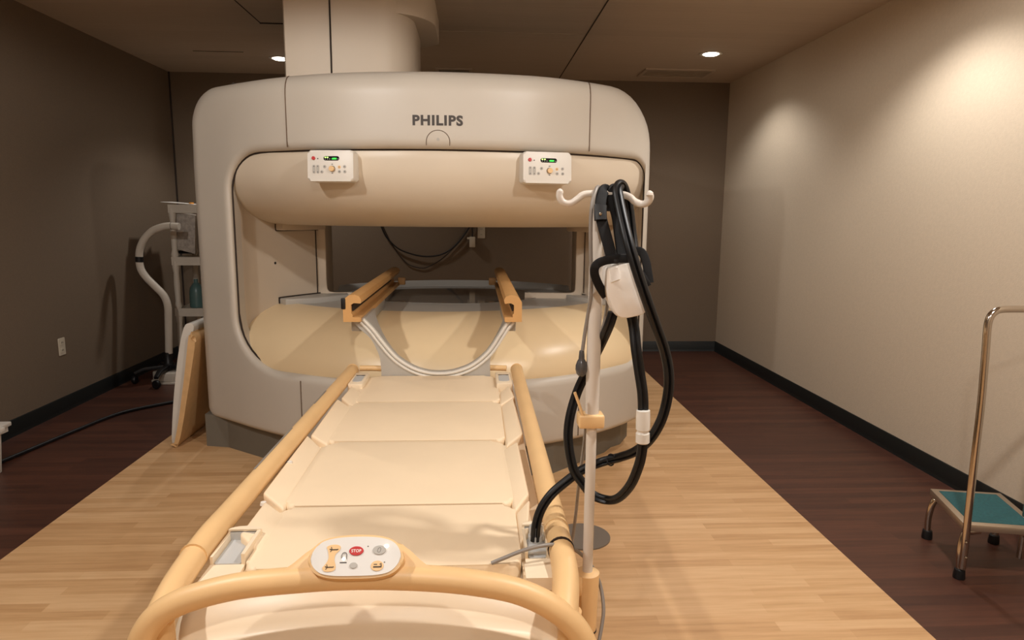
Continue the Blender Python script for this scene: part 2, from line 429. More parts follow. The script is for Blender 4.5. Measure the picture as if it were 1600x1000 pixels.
# rear lip
lipf = arc3(B_arc, -.955, .68, 40); 
vs = []
for x, y in lipf: vs += [V((x, y-.10, .803)), V((x, y-.015, .838)), V((x, y+.02, .838)), V((x, y+.03, .79))]
m_ = len(lipf)
obj('rear_lip', (vs, [[i*4+k, i*4+k+1, i*4+5+k, i*4+4+k] for i in range(m_-1) for k in range(3)] + [[0, 1, 2, 3], [m_*4-4, m_*4-3, m_*4-2, m_*4-1]]), GREY, mri)
# ledges along the columns
obj('bed_ledge', prism([(-1.17, 4.085), (-.985, 4.335), (-.82, 4.37), (-.80, 4.30), (-.95, 4.10), (-1.12, 4.03)][::-1], .80, .838, .006), GREY, mri)
obj('bed_ledge', prism([(.84, 4.10), (.705, 4.345), (.60, 4.37), (.60, 4.32), (.70, 4.14), (.80, 4.06)], .80, .832, .006), GREY, mri)
obj('upper_ledge', prism([(-1.18, 4.085), (-.985, 4.335), (-.955, 4.36), (-.94, 4.34), (-1.0, 4.16), (-1.12, 4.03)][::-1], 1.243, 1.29, .006), LINER, mri)
obj('upper_ledge', prism([(.84, 4.10), (.705, 4.345), (.60, 4.40), (.60, 4.32), (.70, 4.14), (.80, 4.06)], 1.243, 1.29, .006), LINER, mri)
def trimU(pts): return sweep(catmull(pts, 6), rrect(-.026, .026, -.012, .012, .006, 3), up=(0, -1, 0))
obj('bore_trim', trimU([(-.968, 4.345, 1.30), (-.968, 4.345, 1.1), (-.968, 4.345, .90), (-.955, 4.347, .84), (-.91, 4.355, .818), (-.80, 4.37, .816), (-.62, 4.38, .816)]), LINER, mri)
obj('bore_trim', trimU([(.682, 4.345, 1.30), (.682, 4.345, 1.1), (.682, 4.345, .90), (.672, 4.347, .84), (.63, 4.355, .818), (.52, 4.37, .816), (.33, 4.385, .816)]), LINER, mri)
# seams
def seam(pts, r=.003, sm=4, m=None): return obj('panel_seam', tube(pts, r, 6, sm), m or SEAML, mri)
for x, zz in ((-.905, 1.66), (.567, 1.66)):
    P = [V((x, F(x)-.0005, zz+(1.90-zz)*k/6)) for k in range(7)]
    for k in range(1, 7):
        a = PI/2*(1-k/6)
        P.append(V((x, F(x)+rt*(1-math.sin(a)), OZ1-rt*(1-math.cos(a)))))
    seam(P)
for x in (-.885, .545):
    seam([V((x, F(x)-.0005, .50-(.30)*k/6)) for k in range(7)])
d = .012
op = inner(-.002)
seam([V((x, F(x)+.050, z)) for x, z in op][0:len(op):3]+[V((op[0][0], F(op[0][0])+.050, op[0][1]))], .006, 3, SEAM)
hx = onF(684.5, 234).x; hz = 1.662; hr = .054
seam([V((hx-hr, F(hx-hr)-.0005, hz-.002))]+[V((hx-hr*math.cos(a), F(hx-hr*math.cos(a))-.0005, hz+.016+hr*.95*math.sin(a))) for a in [k/14*PI for k in range(15)]]+[V((hx+hr, F(hx+hr)-.0005, hz-.002))], .0016)
obj('badge_dot', lathe([(.0005, 0), (.007, 0), (.007, .001), (.0005, .001)], (hx, F(hx)-.0004, hz+.026), 12, Matrix.Rotation(PI/2, 4, 'X')), GREY, mri)
# lettering
lc = onF(684, 188)
T = text('PHILIPS', .0475, frame(lc, (1, 0, 0), (0, 0, 1)), .001, .042, .232)
T = ([V((v.x, F(v.x)-.0008+(v.y-lc.y), v.z)) for v in T[0]], T[1])
obj('logo_lettering', T, LETTER, mri, label='dark PHILIPS lettering')
# small hook notch on the top left edge
nt_ = at(365, 134, F(-1.24)+.09)
obj('top_clip', join(box(nt_, (.008, .02, .03)), box(nt_+V((.01, 0, .006)), (.014, .02, .012))), SEAM, mri)
hd = ray(430, 411); hb = None
for a, b in zip(LL[:-1], LL[1:]):
    t2 = hd.x/hd.y; den = (b.x-a.x)-t2*(b.y-a.y)
    u = (t2*a.y-a.x)/den
    if 0 <= u <= 1: hb = (a.lerp(b, u), (b-a).normalized())
hp_ = CAM + hd*(hb[0].y/hd.y); hn = V((hb[1].y, -hb[1].x, 0))
obj('sensor_hole', lathe([(.0005, -.004), (.008, -.004), (.008, .0012), (.0005, .0012)], hp_, 14, hn.to_track_quat('Z', 'Y').to_matrix().to_4x4()), BLACK, mri, label='small dark hole')
for x, y in ((-.999, 4.322), (.712, 4.327)): seam([(x, y, .845), (x, y, 1.0), (x, y, 1.245)], .004, 2, SEAM)
seam([(-1.172, 4.082, .806), (-1.172, 4.082, .836), (-1.165, 4.09, .841), (-1.10, 4.19, .841), (-1.04, 4.272, .841), (-.985, 4.338, .841)], .004, 3, SEAM)
seam([(-1.174, 4.08, 1.28), (-1.174, 4.08, 1.250), (-1.165, 4.088, 1.241), (-1.10, 4.188, 1.241), (-1.04, 4.27, 1.241), (-.985, 4.336, 1.241)], .004, 3, SEAM)
seam([(.842, 4.10, .835), (.78, 4.215, .835), (.705, 4.342, .835)], .004, 3, SEAM)
# plinth
plp = [(-1.556, 3.845), (-1.42, 3.815), (-1.12, 3.60), (-.8, 3.42), (-.4, 3.32), (-.1, 3.30), (.2, 3.315), (.414, 3.36), (.745, 3.665), (.80, 3.75), (.865, 3.80), (.94, 3.95), (.94, 5.15), (-1.55, 5.15)]
obj('plinth', prism(plp, 0, .19), GREYD, mri, ang=20)

# docking cradle: U-shaped bracket in front of the lower drum
CY = 3.06
inn_px = [(570, 497), (585, 512), (603, 535), (622, 556), (645, 571), (668, 578.5), (690, 580), (712, 577), (737, 567), (760, 548), (776, 525), (788, 506), (796, 497)]
inn = [at(x, y, CY) for x, y in inn_px]
inn = catmull(inn, 4)
outl = catmull([at(x, y, CY) for x, y in [(549, 499), (560, 512), (578, 528), (588, 545), (594, 562), (596, 585)]], 4)
outr = catmull([at(x, y, CY) for x, y in [(766, 585), (766, 562), (772, 546), (785, 527), (800, 512), (809, 499)]], 4)
low = [V((outl[-1].x, CY, .40)), V((outr[0].x, CY, .40))]
ring = inn + outr[::-1] + low[::-1] + outl[::-1]
def prismy(P, y0, y1, bev=0):
    bm = bmesh.new(); a = [bm.verts.new((p.x, y0, p.z)) for p in P]; b = [bm.verts.new((p.x, y1, p.z)) for p in P]; k = len(P)
    bm.faces.new(a); bm.faces.new(b[::-1])
    for i in range(k): bm.faces.new((a[i], b[i], b[(i+1) % k], a[(i+1) % k]))
    if bev:
        es = [e for e in bm.edges if abs(e.verts[0].co.y-e.verts[1].co.y) < 1e-6]
        bmesh.ops.bevel(bm, geom=es, offset=bev, segments=2, affect='EDGES')
    return bm_out(bm)
obj('docking_cradle', prismy(ring, CY, CY+.024), GREY, mri, label='grey U-shaped docking cradle', ang=25)
for off, r in ((.011, .0075), (.028, .0065)):
    # two raised ribs following the inner edge
    P = []
    for i, p in enumerate(inn):
        a = inn[max(0, i-1)]; b = inn[min(len(inn)-1, i+1)]; t = (b-a).normalized(); nn = V((t.z, 0, -t.x))
        P.append(p + nn*off + V((0, -.002, 0)))
    obj('cradle_rib', tube(P, r, 8, 0), WHITEP, mri)
for a, b in ((outl[:13], inn[:26]), (outr[::-1][:13], inn[::-1][:26])):
    vs, fs = [], []; N = 8
    for i in range(N):
        p, q = b[i*2], a[min(i, len(a)-1)]; t = i/(N-1); yb = CY+.02+(.30)*(1-t)**3+.003
        q = p.lerp(q, max(.15, 1-t))
        vs += [V((p.x, CY+.02, p.z)), V((p.x, yb, p.z)), V((q.x, yb, q.z)), V((q.x, CY+.02, q.z))]
    fs = [[i*4+k, i*4+(k+1) % 4, i*4+4+(k+1) % 4, i*4+4+k] for i in range(N-1) for k in range(4)] + [[3, 2, 1, 0], [N*4-4, N*4-3, N*4-2, N*4-1]]
    obj('cradle_arm', (vs, fs), GREY, mri, ang=25)
# rails on the cradle
def rail(x, sgn, y0, y1):
    h0, h1 = .862, .985
    s = [(-.038, 0), (.040, 0), (.040, .022), (.004, .022), (.004, .034), (-.002, .040), (-.002, .078), (.012, .086), (.040, .084), (.044, .100), (.036, .116), (.016, .124), (-.010, .122), (-.028, .108), (-.038, .09)]
    P = [V((x+sgn*a, 0, h0+b)) for a, b in s]
    return prismy(P if sgn > 0 else P[::-1], y0, y1)
RX = (-.553, .178)
for x, sg in ((RX[0], 1), (RX[1], -1)):
    r = obj('patient_rail', rail(x, sg, 3.03, 4.62), RAILT, mri, ang=35, label='brown grooved patient rail')
    obj('rail_stop', box((x+sg*.055, 4.62, .89), (.05, .03, .05), .006), RAILT, r)
    obj('rail_foot', box((x+sg*.01, 3.5, .835), (.05, .80, .056), .004), GREY, r, label='grey support under the rail')
    obj('rail_slot', box((x+sg*.003, 3.75, .925), (.006, 1.4, .03)), SEAM, r)
obj('rail_cap', box((RX[0]-.036, 3.035, .945), (.02, .02, .05), .004), BLACK, mri, label='black end cap on the rail')

# control panels under the hood
def control_panel(cx, cz, w, h, tilt, text_s):
    y = F(cx)
    tx = V((1, Fs(cx)*.55, 0)).normalized()
    up = V((0, 0, 1)); nrm = tx.cross(up).normalized()            # faces -y
    Mx = frame(V((cx, y, cz)) + nrm*.032, tx, up) @ Matrix.Rotation(tilt, 4, 'X')
    P = rrect(-w/2, w/2, -h/2, h/2, .014, 5)
    body = prism(P, -.075, .0, .010, 3)
    c = obj('control_panel', xf(body, Mx), WHITEP, mri, label='pale control panel under the hood')
    def disc(n_, x, yy, r, m, d=.004, ry=None, lab=None):
        q = prism(circ(x, yy, r, 16, ry=ry), -.001, d, min(d*.4, .001), 1)
        return obj(n_, xf(q, Mx), m, c, label=lab)
    def rr(n_, x0, x1, y0, y1, r, m, d=.0012): return obj(n_, xf(prism(rrect(x0, x1, y0, y1, r, 4), -.001, d), Mx), m, c)
    k = w/.24
    disc('stop_button', -.088*k, .035, .0085, RED, .006, lab='red stop button')
    disc('indicator', -.066*k, .033, .003, LETTER, .001)
    rr('display', -.035*k, .047*k, .024, .044, .009, DISPB)
    rr('display_lamp', -.029*k, -.022*k, .036, .041, .001, LEDG, .0018); rr('display_lamp', -.017*k, -.010*k, .036, .041, .001, LEDG, .0018)
    for xx in (-.026, -.014, -.003, .041): disc('display_icon', xx*k, .031, .0022, SOCK, .0016)
    Mt = Mx @ Matrix.Translation((.020*k, .0325, .0014))
    obj('display_digits', text(text_s, .008, Mt, .0004, .02, .026*k), GREENE, c)
    disc('knob_ring', .010*k, -.014, .0145, LETTER, .001); disc('dial_knob', .010*k, -.0145, .0125, TAN, .016, lab='tan dial knob')
    for xx, yy, m in ((-.030, -.004, SOCK), (.047, -.006, TAN), (.075, -.004, SOCK), (.048, -.027, SOCK), (.076, -.027, SOCK), (-.045, -.028, SOCK)):
        b = disc('button', xx*k, yy, .0074, GREY if m is SOCK else m, .0025); disc('button_mark', xx*k, yy, .0028, LETTER, .0031)
    for xx in (-.086, -.066):
        rr('rocker_button', (xx-.007)*k, (xx+.007)*k, -.036, .004, .006, GREY, .0025)
        disc('button_mark', xx*k, -.029, .0028, LETTER, .0031); disc('button_mark', xx*k, -.003, .0028, LETTER, .0031)
    for yy in (.006, -.036): rr('dial_mark', .006*k, .014*k, yy, yy+.003, .001, LETTER)
    return c
cL = onF(518, 259, -.032); cR = onF(853.5, 262, -.032)
control_panel(cL.x, cL.z, .222, .143, -.06, '-0081'); control_panel(cR.x, cR.z, .238, .146, -.06, '-0084')

# ------------------------------------------------------------------ patient table
TX = -.195
tab = empty('patient_table', (TX, 2.1, 0), 'long cream patient table with tan side rails docked at the scanner', 'patient table')
obj('chassis', join(box((TX-.0, 2.18, .515), (.70, 1.72, .10), .02), box((TX, 2.25, .44), (.52, 1.3, .08), .02)), CREAMP, tab)
obj('pedestal', prism(rrect(TX-.17, TX+.17, 1.75, 2.75, .08, 6), .12, .42, .01), GREYD, tab)
obj('base_frame', prism(rrect(TX-.27, TX+.27, 1.35, 2.95, .06, 6), .09, .15, .015), GREYD, tab)
for sx in (-1, 1):
    for yy in (1.45, 2.85):
        c = obj('caster', lathe([(.001, -.018), (.042, -.018), (.048, -.01), (.048, .01), (.042, .018), (.001, .018)], (TX+sx*.23, yy, .048), 20, Matrix.Rotation(PI/2, 4, 'Y')), BLACK, tab)
        obj('fork', box((TX+sx*.23, yy, .085), (.05, .06, .03), .006), GREYD, c)
obj('side_deck', slab(-.543, -.485, 1.33, 3.04, .55, .588), CREAMP, tab)
obj('side_deck', slab(.105, .168, 1.33, 3.04, .55, .588), CREAMP, tab)
segs = [(2.620, 3.055, .06, .03), (2.152, 2.611, .02, .02), (1.655, 2.143, .05, .02), (1.345, 1.646, .02, .055)]
for y0, y1, rf, rn in ((a, b, c, d) for a, b, c, d in segs):
    P = rrect(-.490, .103, y0, y1, (.03, .03, max(rf, .03), max(rf, .03)), 8)
    obj('mattress_section', prism(P, .535, .606, .013, 4), CREAM, tab, ang=50)
def pad(px, zo, zi, name='arm_pad'):
    a, b, c, d = [atz(x, y, z) for (x, y), z in zip(px, (zo, zi, zi, zo))]
    dn = lambda p: V((p.x, p.y, .57))
    return obj(name, hexa([dn(d), dn(c), dn(b), dn(a), d, c, b, a], .009, 3), CREAM, tab, ang=50)
for q in ([(549, 602), (567, 615), (553, 637), (533, 621)], [(527, 622), (551, 638), (512, 695), (485, 679)],
          [(480, 678), (503, 700), (443, 795), (410, 769)], [(414, 781), (448, 806), (408, 867), (374, 833)]):
    pad(q, .622, .604)
for q in ([(795.5, 601), (780.5, 614), (780.5, 633.5), (804.5, 618.5)], [(801.5, 620), (782, 636), (791, 696.5), (818, 676)],
          [(809, 688), (784, 704), (803, 801), (827, 770)], [(828, 777), (805, 803), (811, 850), (826, 828)]):
    pad(q, .622, .604)
for x, y, z in ((-.540, 1.66, .612), (-.545, 1.93, .618)):
    obj('pad_stud', lathe([(.0005, .006), (.007, .004), (.009, -.004)], (x, y, z), 12), WHITEP, tab)
# far end recess boxes
for x0, x1 in ((-.542, -.478), (.095, .166)):
    e = obj('end_box', join(box(((x0+x1)/2, 2.93, .602), (x1-x0, .21, .05), .006)), CREAMP, tab)
    obj('grey_recess', prism(rrect(x0+.012, x1-.012, 2.86, 2.97, .02, 5), .625, .6285), SOCK, e, label='grey recess')
    obj('recess_shadow_gap', slab(x0+.012, x1-.012, 2.972, 2.98, .625, .6285), SEAM, e)
# near sockets
def socket(x0, x1, y0, y1):
    e = obj('socket_tray', join(slab(x0, x1, y0, y1, .588, .598), slab(x0, x0+.006, y0+.02, y1, .598, .616), slab(x1-.008, x1, y0+.02, y1, .598, .622),
            prism([(x0, y1-.008)]+[((x0+x1)/2-(x1-x0)/2*math.cos(a), y1-.008+.018*math.sin(a)) for a in [k/8*PI for k in range(1, 8)]]+[(x1, y1-.008)], .598, .624)), CREAMP, tab)
    obj('socket_floor', prism(rrect(x0+.008, x1-.010, y0+.02, y1-.010, .004, 3), .598, .6005), SOCK, e, label='grey socket floor')
    obj('socket_back', prism([(x0+.006, y1-.013)]+[((x0+x1)/2-.001-(x1-x0-.014)/2*math.cos(a), y1-.010-.004*math.sin(a)) for a in [k/8*PI for k in range(0, 9)]]+[(x1-.008, y1-.013)], .6, .620), SOCK, e)
    return e
socket(-.568, -.494, 1.36, 1.50)
socket(.112, .168, 1.36, 1.50)
obj('end_deck', slab(-.568, -.494, 1.30, 1.36, .57, .598), CREAMP, tab)
obj('end_deck', slab(.108, .168, 1.30, 1.36, .57, .598), CREAMP, tab)
# side rails
for x, xn in ((-.567, -.602), (.198, .190)):
    X = lambda y: xn+(x-xn)*(y-1.27)/1.83
    P = [(X(1.2)+(.006 if x < 0 else -.014), 1.204 if x > 0 else 1.208, .588 if x < 0 else .574), (X(1.3), 1.30, .607)] + [(X(y), y, .624) for y in (1.45, 1.6, 2.2, 2.8, 3.10)]
    r = obj('side_rail', tube(P, .028, 18, 6), TAN, tab)
    obj('rail_end_cap', lathe([(.0005, .006), (.02, .004), (.027, -.004), (.029, -.012)], (x, 3.104, .626), 18, Matrix.Rotation(-PI/2, 4, 'X')), TAN, r)
    for q in ((X(1.375), 1.375, .6205),) + (((X(1.46), 1.46, .624), ) if x > 0 else ()):
        obj('rail_ring', sweep([V(q), V(q)+V((0, .004, 0))], circ(0, 0, .0296, 20)), SEAM if x > 0 and q[1] < 1.4 else TAN, r)
    if x < 0:
        for y0, y1 in ((1.80, 2.16), (2.45, 2.63)):
            obj('scale_strip', box((X((y0+y1)/2)-.013, (y0+y1)/2, .6495), (.005, y1-y0, .003), M=Matrix.Rotation(-math.atan((x-xn)/1.83), 4, 'Z')), TUBE, r, label='thin grey strip on the rail')
for xa, xb in ((-.535, -.42), (.03, .15)):
    obj('end_peg', tube([(xa, 3.10, .632), ((xa+xb)/2, 3.10, .632), (xb, 3.09, .632)], .0135, 12, 3), TAN, tab)
# push bar with the control panel
BP = [(-.630, 1.19, .30), (-.634, 1.19, .42), (-.634, 1.19, .50), (-.618, 1.193, .568), (-.568, 1.199, .616), (-.46, 1.205, .647), (-.33, 1.207, .659), (-.22, 1.208, .662), (-.1, 1.207, .657), (0, 1.205, .646), (.09, 1.203, .625), (.165, 1.197, .585), (.212, 1.193, .528), (.226, 1.19, .45), (.226, 1.19, .30)]
bar = obj('push_bar', tube(BP, .0245, 20, 8), TAN, tab)
PT = math.radians(47)
PM = frame(at(557, 870, 1.200), (1, 0, 0), (0, math.cos(PT), math.sin(PT)))
hous = catmull([(-.090, -.004, 0), (-.074, .025, 0), (-.045, .037, 0), (0, .0405, 0), (.045, .037, 0), (.074, .025, 0), (.090, -.004, 0), (.074, -.029, 0), (.045, -.0385, 0), (0, -.040, 0), (-.045, -.0385, 0), (-.074, -.029, 0)], 5, True)
wing = catmull([(-.145, -.026, 0), (-.118, -.002, 0), (-.092, .020, 0), (-.06, .034, 0), (.06, .034, 0), (.092, .020, 0), (.118, -.002, 0), (.145, -.026, 0), (.12, -.034, 0), (0, -.034, 0), (-.12, -.034, 0)], 5, True)
obj('panel_housing', xf(join(prism([(p.x, p.y) for p in hous], -.032, .003, .003, 2), prism([(p.x, p.y) for p in wing], -.040, -.019, .006, 3)), PM), TAN, bar)
pill = catmull([(-.084, -.004, 0), (-.070, -.026, 0), (-.045, -.0345, 0), (0, -.036, 0), (.045, -.0345, 0), (.070, -.026, 0), (.084, -.002, 0), (.072, .022, 0), (.045, .033, 0), (0, .036, 0), (-.045, .033, 0), (-.072, .022, 0)], 5, True)
obj('control_face', xf(prism([(p.x, p.y) for p in pill], .002, .006, .0015, 2), PM), FACE, bar, label='pale oval control face')
def pdisc(name, x, y, rx, ry, m, d=.0012, lab=None):
    return obj(name, xf(prism(circ(x, y, rx, 22, ry=ry), .0055, .006+d, .0004, 1), PM), m, bar, label=lab)
pdisc('stop_button', .000, .009, .0135, .0085, RED, .002, 'red STOP button')
obj('stop_lettering', text('STOP', .0058, PM @ Matrix.Translation((.000, .009, .0081)), .0004, .015, .0185), TXTW, bar)
pdisc('lock_button', .043, .010, .0125, .0085, GREY, .002); pdisc('status_lamp', .056, .017, .004, .0032, LEDW, .002)
pdisc('round_button', -.003, -.0175, .0072, .0055, GREY, .002)
pdisc('return_button', .041, -.019, .012, .0095, TAN, .0015)
dumb = [(-.056, .017), (-.053, .010), (-.0505, -.004), (-.055, -.014), (-.060, -.021), (-.056, -.027), (-.046, -.028), (-.037, -.025), (-.036, -.017), (-.0395, -.006), (-.038, .004), (-.032, .010), (-.030, .017), (-.036, .021), (-.048, .021)]
dd = catmull([(x, y, 0) for x, y in dumb], 3, True)
obj('height_button', xf(prism([(p.x, p.y) for p in dd], .0055, .0072), PM), TAN, bar)
def pmark(name, pts, r, m=LETTER, z=.0075, closed=False): return obj(name, tube([PM @ V((x, y, z)) for x, y in pts], r, 6, 0, closed), m, bar)
for yy in (.012, -.020):
    xo = 0 if yy > 0 else -.005
    pmark('table_icon', [(-.050+xo, yy+.001), (-.046+xo, yy), (-.036+xo, yy), (-.034+xo, yy+.001)], .0009)
    pmark('table_icon', [(-.0475+xo, yy+.005), (-.0455+xo, yy), (-.0485+xo, yy-.004)], .0007)
pmark('lock_icon', [(-.026, -.004), (-.0262, .002), (-.0245, .0055), (-.0215, .0065), (-.0185, .0055), (-.017, .002), (-.0172, -.006)], .0006)
pdisc('lock_lamp', -.022, -.005, .003, .003, LEDW, .0012)
obj('lock_label', xf(prism(rrect(-.029, -.016, -.0128, -.0108, .0008, 2), .0055, .0065), PM), LETTER, bar)
pmark('return_icon', [(.034, -.021), (.049, -.021)], .0013); pmark('return_icon', [(.0345, -.0165), (.041, -.0165)], .0008); pmark('return_icon', [(.049, -.021), (.048, -.0145), (.0455, -.0165)], .0009)
pmark('lock_icon', [(.0395, .008), (.041, .013), (.0445, .0145), (.046, .012), (.0445, .006), (.041, .0055)], .0007, closed=True)
for x, y in ((.021, .0175), (.054, -.0125)): pdisc('indicator', x, y, .0014, .0012, GREYD, .0006)
# sloping end panel below the bar
def endpan():
    prof = [(1.335, .600), (1.325, .607), (1.30, .603), (1.262, .580), (1.242, .560), (1.234, .548), (1.222, .543), (1.20, .541), (1.187, .532), (1.178, .50), (1.172, .42), (1.17, .26)]
    vs, fs = [], []; N = 36; x0, x1 = -.612, .196
    for i in range(N+1):
        u = -1+2*i/N; x = (x0+x1)/2+(x1-x0)/2*u
        k = abs(u)**2.2*.058; e = max(0, abs(u)-.97)/.03
        for y, z in prof: vs.append(V((x, y+e*e*.025+.02*abs(u)**3, z-k*min(1, (z-.2)/.35)-e*e*.012)))
    m = len(prof)
    for i in range(N):
        for j in range(m-1): fs.append([i*m+j, (i+1)*m+j, (i+1)*m+j+1, i*m+j+1])
    return vs, fs
obj('end_panel', endpan(), CREAMP, tab, ang=60)
for x in (-.604, .190):
    obj('end_bracket', tube([(x, 1.225, .57), (x, 1.225, .46), (x, 1.22, .26)], .024, 16, 4), TAN, tab)
obj('undercarriage_link', box((TX, 1.30, .40), (.5, .12, .2), .02), CREAMP, tab)

# socket for the pole on the right rail, plug on the deck
pcx, pcy = .255, 1.40
obj('pole_socket', lathe([(.001, .395), (.018, .395), (.0225, .40), (.0235, .42), (.027, .545), (.027, .552), (.020, .556), (.001, .556)], (pcx, pcy, 0), 26), TAN, tab)
obj('socket_ring', lathe([(.0228, .408), (.0242, .410), (.0242, .413), (.0228, .415)], (pcx, pcy, 0), 26), SEAM, tab)
obj('socket_bracket', box((.228, 1.40, .53), (.03, .05, .05), .008), TAN, tab)

# ------------------------------------------------------------------ IV pole
iv = empty('iv_pole', (pcx, pcy, .55), 'pale two-hook pole standing at the right side of the table', 'iv pole')
obj('lower_tube', tube([(pcx, pcy, .53), (pcx, pcy, .92)], .0115, 20, 0), POLEW, iv)
obj('upper_tube', tube([(pcx, pcy, .90), (pcx, pcy, 1.395)], .0150, 20, 0), POLEW, iv)
cb = at(921, 660, 1.38)
col = obj('clamp_block', box((pcx-.003, pcy, cb.z), (.056, .042, .030), .005, 3), TAN, iv, label='tan clamp block')
obj('clamp_lever', tube([at(911, 650, 1.385), at(905, 632, 1.385), at(898, 613, 1.385)], .0032, 10, 3), TAN, col)
def hookp(pts): return [at(x, y, Y) for x, y, Y in pts]
HK = hookp([(875, 299, 1.40), (874.5, 308, 1.40), (880, 316, 1.40), (890, 318, 1.40), (901, 312, 1.40), (911, 304.5, 1.40), (925, 302.5, 1.40), (950, 303, 1.40), (972, 304, 1.40), (984, 308, 1.39), (992, 315, 1.38), (1003, 319, 1.37), (1012, 316, 1.36), (1016, 309, 1.355), (1015, 302, 1.35)])
obj('hook_bar', tube(HK, .0072, 14, 6), POLEW, iv)
for p in (HK[0], HK[-1]): obj('hook_tip', lathe([(.0003, .006), (.004, .0045), (.0068, .001), (.0072, -.004)], p, 14), POLEW, iv)

# ------------------------------------------------------------------ receiver coil hanging from the hook
cy = 1.35
coil = empty('receiver_coil', at(970, 492, cy), 'white padded coil with black straps hanging from the pole hook', 'coil')
bp_ = [(944, 420), (952, 414), (968, 410), (984, 409), (996, 415), (1004, 440), (1009, 468), (1008, 481), (1002, 489), (985, 494), (972, 495.5), (963, 493), (956, 484), (948, 465), (944, 445)]
bpw = [at(x, y, cy) for x, y in bp_]
bm = bmesh.new(); cc = sum(bpw, V())/len(bpw)
bc = catmull(bpw, 4, True)
lay = [(.93, .028), (1, .020), (1, -.010), (.985, -.017), (.95, -.0215), (.6, -.0255), (.2, -.0265)]
vs = [V((cc.x+(p.x-cc.x)*s, cy+dy, cc.z+(p.z-cc.z)*s)) for s, dy in lay for p in bc]; k = len(bc)
fs = [[a*k+i, a*k+(i+1) % k, (a+1)*k+(i+1) % k, (a+1)*k+i] for a in range(len(lay)-1) for i in range(k)] + [list(range(k))[::-1], [(len(lay)-1)*k+i for i in range(k)]]
bm.free()
obj('pad', (vs, fs), COILW, coil, ang=50, label='white crinkled pad')
lbl = [at(953, 421, cy-.026), at(966, 417, cy-.026), at(969, 436, cy-.0285), at(955, 441, cy-.0285)]
obj('pad_patch', hexa([p+V((0, .004, 0)) for p in lbl]+lbl), TXTW, coil)
band = rrect(-.0115, .0115, -.0035, .0035, .003, 3)
def hoop(pts, w=1.0, up=(0, -1, 0)): return sweep(catmull([at(*p) for p in pts], 7), [(a*w, b) for a, b in band], up=up)
obj('hoop_frame', hoop([(946, 462, 1.36), (937, 448, 1.345), (930, 432, 1.335), (929, 420, 1.33), (934, 412, 1.33), (946, 407, 1.33), (965, 404, 1.33), (985, 403, 1.335), (996, 401, 1.34)], .78), BLACKF, coil)
obj('hoop_frame', hoop([(985, 396, 1.40), (996, 392, 1.39), (1004, 396, 1.385), (1009, 408, 1.38), (1012, 424, 1.375), (1015, 442, 1.37)], .78), BLACKF, coil)
obj('hoop_frame', hoop([(990, 412, 1.37), (1002, 425, 1.365), (1010, 438, 1.36), (1014, 446, 1.36)], .4), BLACKF, coil)
st = obj('strap', hoop([(956, 403, 1.338), (950, 380, 1.345), (943, 355, 1.355), (939, 338, 1.36), (938, 322, 1.37), (940, 308, 1.382), (944, 297, 1.395), (948, 299, 1.415), (950, 315, 1.425), (950, 330, 1.425)], 1.0), BLACKF, coil)
obj('strap_buckle', sweep(catmull([at(938.5, 344, 1.352), at(938, 333, 1.357), at(938.5, 321, 1.363)], 4), [(a*1.12, b*1.6) for a, b in band], up=(0, -1, 0)), BLACK, st)
obj('buckle_stud', lathe([(.0003, .004), (.003, .003), (.0035, 0)], at(938, 334, 1.349), 10, Matrix.Rotation(PI/2, 4, 'X')), CHROME, st)
obj('strap', hoop([(972, 402, 1.342), (970, 385, 1.35), (967, 362, 1.36), (964, 340, 1.372), (960, 325, 1.385), (957, 310, 1.395), (957, 298, 1.40), (960, 296, 1.42), (962, 312, 1.43), (964, 335, 1.43)], .95), BLACKF, coil)
obj('strap_buckle', box(at(962, 408, 1.33), (.012, .008, .010), .002), BLACK, coil)
# its looped cable with the white connector
def hose2(name, pts, r, parent, gap=.0062):
    path = catmull([at(*p) for p in pts], 8)
    sec = []
    for sx in (-1, 1):
        pass
    sec = [( -gap+r*math.cos(a), r*math.sin(a)) for a in [PI*.5+k/8*PI for k in range(9)]] + [(gap+r*math.cos(a), r*math.sin(a)) for a in [-PI*.5+k/8*PI for k in range(9)]]
    sec.insert(9, (0, -r*.45)); sec.append((0, r*.45))
    return obj(name, sweep(path, sec, up=(0, -1, 0)), BLACK, parent)
hose2('coil_cable', [(958, 488, 1.36), (951, 510, 1.37), (935, 545, 1.42), (917, 580, 1.45), (901, 615, 1.46), (890, 655, 1.455), (888, 690, 1.45), (895, 730, 1.445), (908, 752, 1.445), (926, 773, 1.44), (948, 781, 1.42), (966, 778, 1.39), (985, 758, 1.36), (998, 728, 1.345), (1003, 705, 1.34), (1004, 690, 1.34)], .0068, coil, .0042)
hose2('coil_cable', [(986, 488, 1.365), (991, 515, 1.36), (994, 545, 1.35), (999, 580, 1.345), (1004, 615, 1.34), (1005, 645, 1.34)], .0066, coil, .0048)
cn0, cn1 = at(1004, 692, 1.335), at(1005, 641, 1.335)
axis = (cn1-cn0); Lc = axis.length
Mc = frame((0, 0, 0), (1, 0, 0), (0, -1, 0)); 
Mc = axis.normalized().to_track_quat('Z', 'Y').to_matrix().to_4x4()
cnn = obj('cable_connector', lathe([(.001, 0), (.0125, 0), (.0145, .002), (.0145, Lc*.30), (.0125, Lc*.33), (.0120, Lc*.36), (.0125, Lc*.39), (.0145, Lc*.42), (.0148, Lc*.80), (.0142, Lc), (.001, Lc)], cn0, 24, Mc), CONNW, coil, label='white cable connector')

